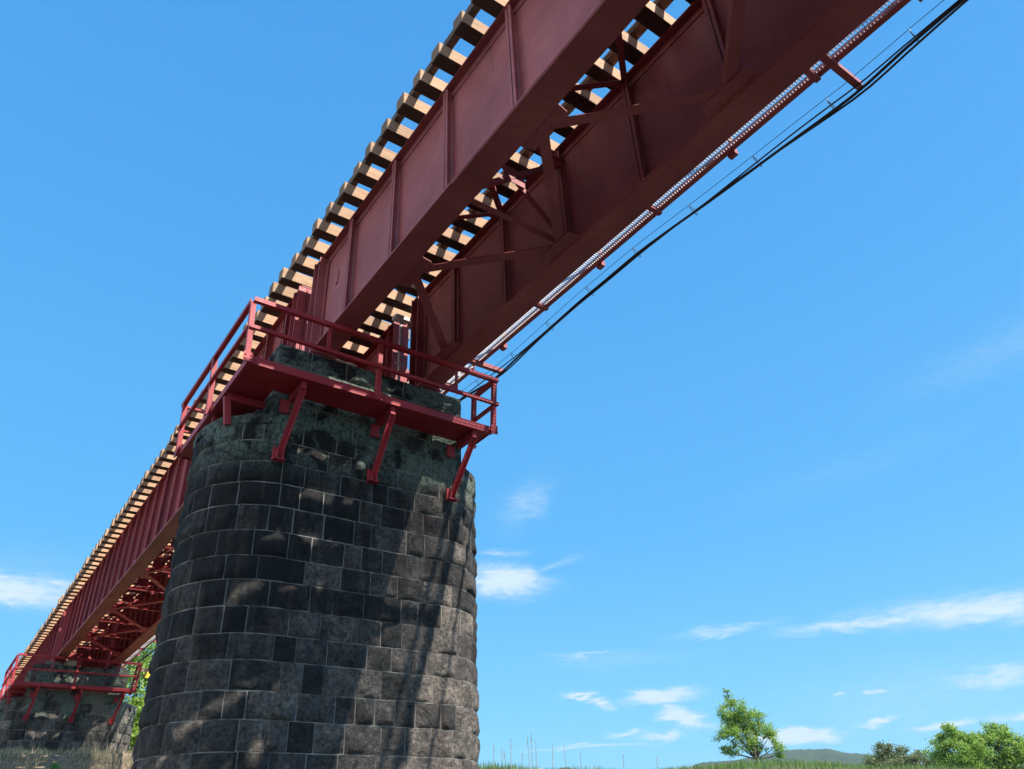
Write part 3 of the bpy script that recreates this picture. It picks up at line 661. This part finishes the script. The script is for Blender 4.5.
tree(59.6, 90, [(-.5, 3.87, 0, .9), (.7, 3.97, .3, .9), (-1.6, 3.02, 0, 1.0), (1.8, 3.02, 0, .9), (0, 2.81, -.4, 1.3), (2.3, 1.96, 0, .9), (-2.0, 1.96, 0, .9)], 11000, .18, M['leaf_dark'], 'low dull olive bush left of the two bright green trees', cat='bush', name='bush', trunk=.12)
tree(61.6, 94, [(-.5, 3.55, 0, .7), (.4, 3.13, 0, .8), (1.2, 2.49, 0, .9), (-.8, 2.17, 0, .9), (2.0, 1.96, 0, .8)], 6000, .17, M['leaf_dark'], 'small dark shrub squeezed between the olive bush and the bright trees', cat='bush', name='bush', trunk=.08)
tree(68.5, 80, [(0, 3.6, 0, 1.2), (-1.2, 2.4, 0, 1.1), (1.2, 2.6, 0, 1.3), (0, 1.4, 0, 1.5)], 5000, .19, M['leaf'], 'green tree just outside the lower right corner', trunk=.15)
tree(10.8, 43, [(0, 5.0, 0, .9), (-.9, 4.1, .3, 1.1), (.9, 4.0, 0, 1.1), (0, 3.3, -.4, 1.3), (-1.4, 2.6, 0, 1.2), (1.6, 2.6, 0, 1.2), (0, 1.6, 0, 1.5)], 9000, .16, M['leaf'], 'green tree glimpsed under the bridge between the far pier and the near pier', trunk=.15)
tree(14.5, 46, [(0, 4.6, 0, 1.1), (-1.1, 3.6, .3, 1.2), (1.1, 3.5, 0, 1.2), (0, 2.2, -.4, 1.6)], 6000, .17, M['leaf'], 'tree hidden mostly behind the near pier beyond the bank', trunk=.15)
tree(12.2, 29.5, [(-.1, 2.2, 0, .45), (-.45, 1.6, 0, .55), (.35, 1.6, 0, .6), (-.3, 1.0, 0, .7), (.5, .8, 0, .6), (-.5, .4, 0, .5)], 6500, .12, M['leaf'], 'bright green shrub growing against the right side of the far pier', cat='bush', name='bush', trunk=.04)
tree(7.3, 22.5, [(-.30, .26, 0, .20), (.12, .30, 0, .24), (.45, .25, .1, .16)], 900, .07, M['fern'], 'vivid green weed clump on the bank in front of the far pier', cat='weed', name='weed_clump', trunk=.012)
def blades(mb, x, y, h, w, lean=.25, seg=2):
    z = H(x, y) - .03; a = random.uniform(0, 6.28); l = random.uniform(0, lean) * h; d = Vector((math.cos(a), math.sin(a), 0)); s = Vector((-d.y, d.x, 0)) * w / 2
    b = Vector((x, y, z)); m_ = b + d * l * .35 + Vector((0, 0, h * .55)); t = b + d * l + Vector((0, 0, h))
    mb.add([b - s, b + s, m_ + s * .7, m_ - s * .7, t], [(0, 1, 2, 3), (3, 2, 4)])
gm = MB()
for _ in range(26000):                                   # dry growth on the slope before the far pier
    a = random.uniform(0, 13); r = random.uniform(17.5, 27.5); p = polar(a, r, 0)
    if noise.noise((p.x * .9, p.y * .9, 0)) < -.12: continue
    blades(gm, p.x, p.y, random.uniform(.03, .17) * (2.6 if random.random() < .05 else 1) * (.6 + .9 * abs(noise.noise((p.x * 1.7, p.y * 1.7, 4)))), .018)
tag(gm.build('dry_grass', M['grass']), 'dry straw coloured grass and weeds on the bank before the far pier', 'grass', kind='stuff')
gm = MB()
for _ in range(42000):
    a = random.uniform(28, 72); yy = random.uniform(22.5, 34); r = yy / math.cos(rad(a))
    if r > 105: continue
    p = polar(a, r, 0)
    blades(gm, p.x, p.y, random.uniform(.06, .36) * (1 + .7 * noise.noise((p.x * .3, p.y * .3, 2))), .03)
tag(gm.build('bank_grass', M['grass_green']), 'green grass mixed with reddish dry stems along the top of the bank', 'grass', kind='stuff')
# tall stalks standing against the sky right of the near pier
for i, (a, e_top) in enumerate([(34.3, 7.3), (34.9, 7.0), (35.15, 6.8), (35.5, 7.5), (36.2, 6.6), (36.75, 7.6), (36.95, 7.9), (37.2, 7.4), (38.3, 7.0), (39.2, 6.9), (40.2, 6.5), (43.0, 6.2), (45.2, 5.9)]):
    r = random.uniform(29.5, 32.0); p = polar(a, r, 0); z0 = H(p.x, p.y) - .05; zt = CAM.z + r * math.tan(rad(e_top - .75)); b = MB()
    tpx = random.uniform(-.08, .08)
    b.tube([(p.x, p.y, z0), (p.x + tpx * .3, p.y, z0 + (zt - z0) * .6), (p.x + tpx, p.y, zt)], .014, 5, .004)
    for k_ in range(14):
        q = Vector((p.x + tpx * .8, p.y, zt - random.uniform(0, .35) * (zt - z0))); leaf(b, q + Vector((random.uniform(-.03, .03), 0, 0)), .05)
    tag(b.build('weed_stalk', M['grass']), 'tallest dry weed stalk against the sky right of the near pier' if i == 6 else nth(i + 1) + ' thin dry weed stalk against the sky, counted from the near pier rightwards', 'plant', 'dry weed stalks on the bank')
# low pale wall behind the grass right of the near pier
b = MB(); pa = polar(34.0, 38, 0); pb = polar(37.6, 38, 0); za = CAM.z + 38 * math.tan(rad(4.86))
b.beam((pa.x, pa.y, za - .35), (pb.x, pb.y, za - .35), .25, .7); tag(b.build('parapet_wall', M['galv']), 'low pale wall peeping over the grass just right of the near pier', 'wall')
# small arm with yellow boards at the right end of the far platform
rt = empty('marker_arm', (1.33, 26.46, -1.96))
b = MB(); b.beam((0, 0, 0), (.95, 0, .06), .05, .08); b.build('arm', M['pink'], rt)
for dx in (.30, .72):
    b = MB(); b.box(dx - .10, dx + .10, -.045, -.028, -.22, -.045 + dx * .06); b.build('yellow_board', M['yellow'], rt)
tag(rt, 'pale red arm with two yellow boards at the far platform right end', 'marker')
# ---------------------------------------------------------------- air
b = MB(); b.box(-2700, 2700, -900, 2750, -11.5, 190)
hm = bpy.data.materials.new('air_haze'); hm.use_nodes = True; ht = hm.node_tree; ht.nodes.clear()
pv = N(ht, 'ShaderNodeVolumePrincipled'); pv.inputs['Density'].default_value = 0.00011; pv.inputs['Color'].default_value = (.80, .90, 1, 1); pv.inputs['Anisotropy'].default_value = .2
oo = N(ht, 'ShaderNodeOutputMaterial'); ht.links.new(pv.outputs[0], oo.inputs['Volume'])
hz_ = b.build('haze', hm); hz_['kind'] = 'stuff'
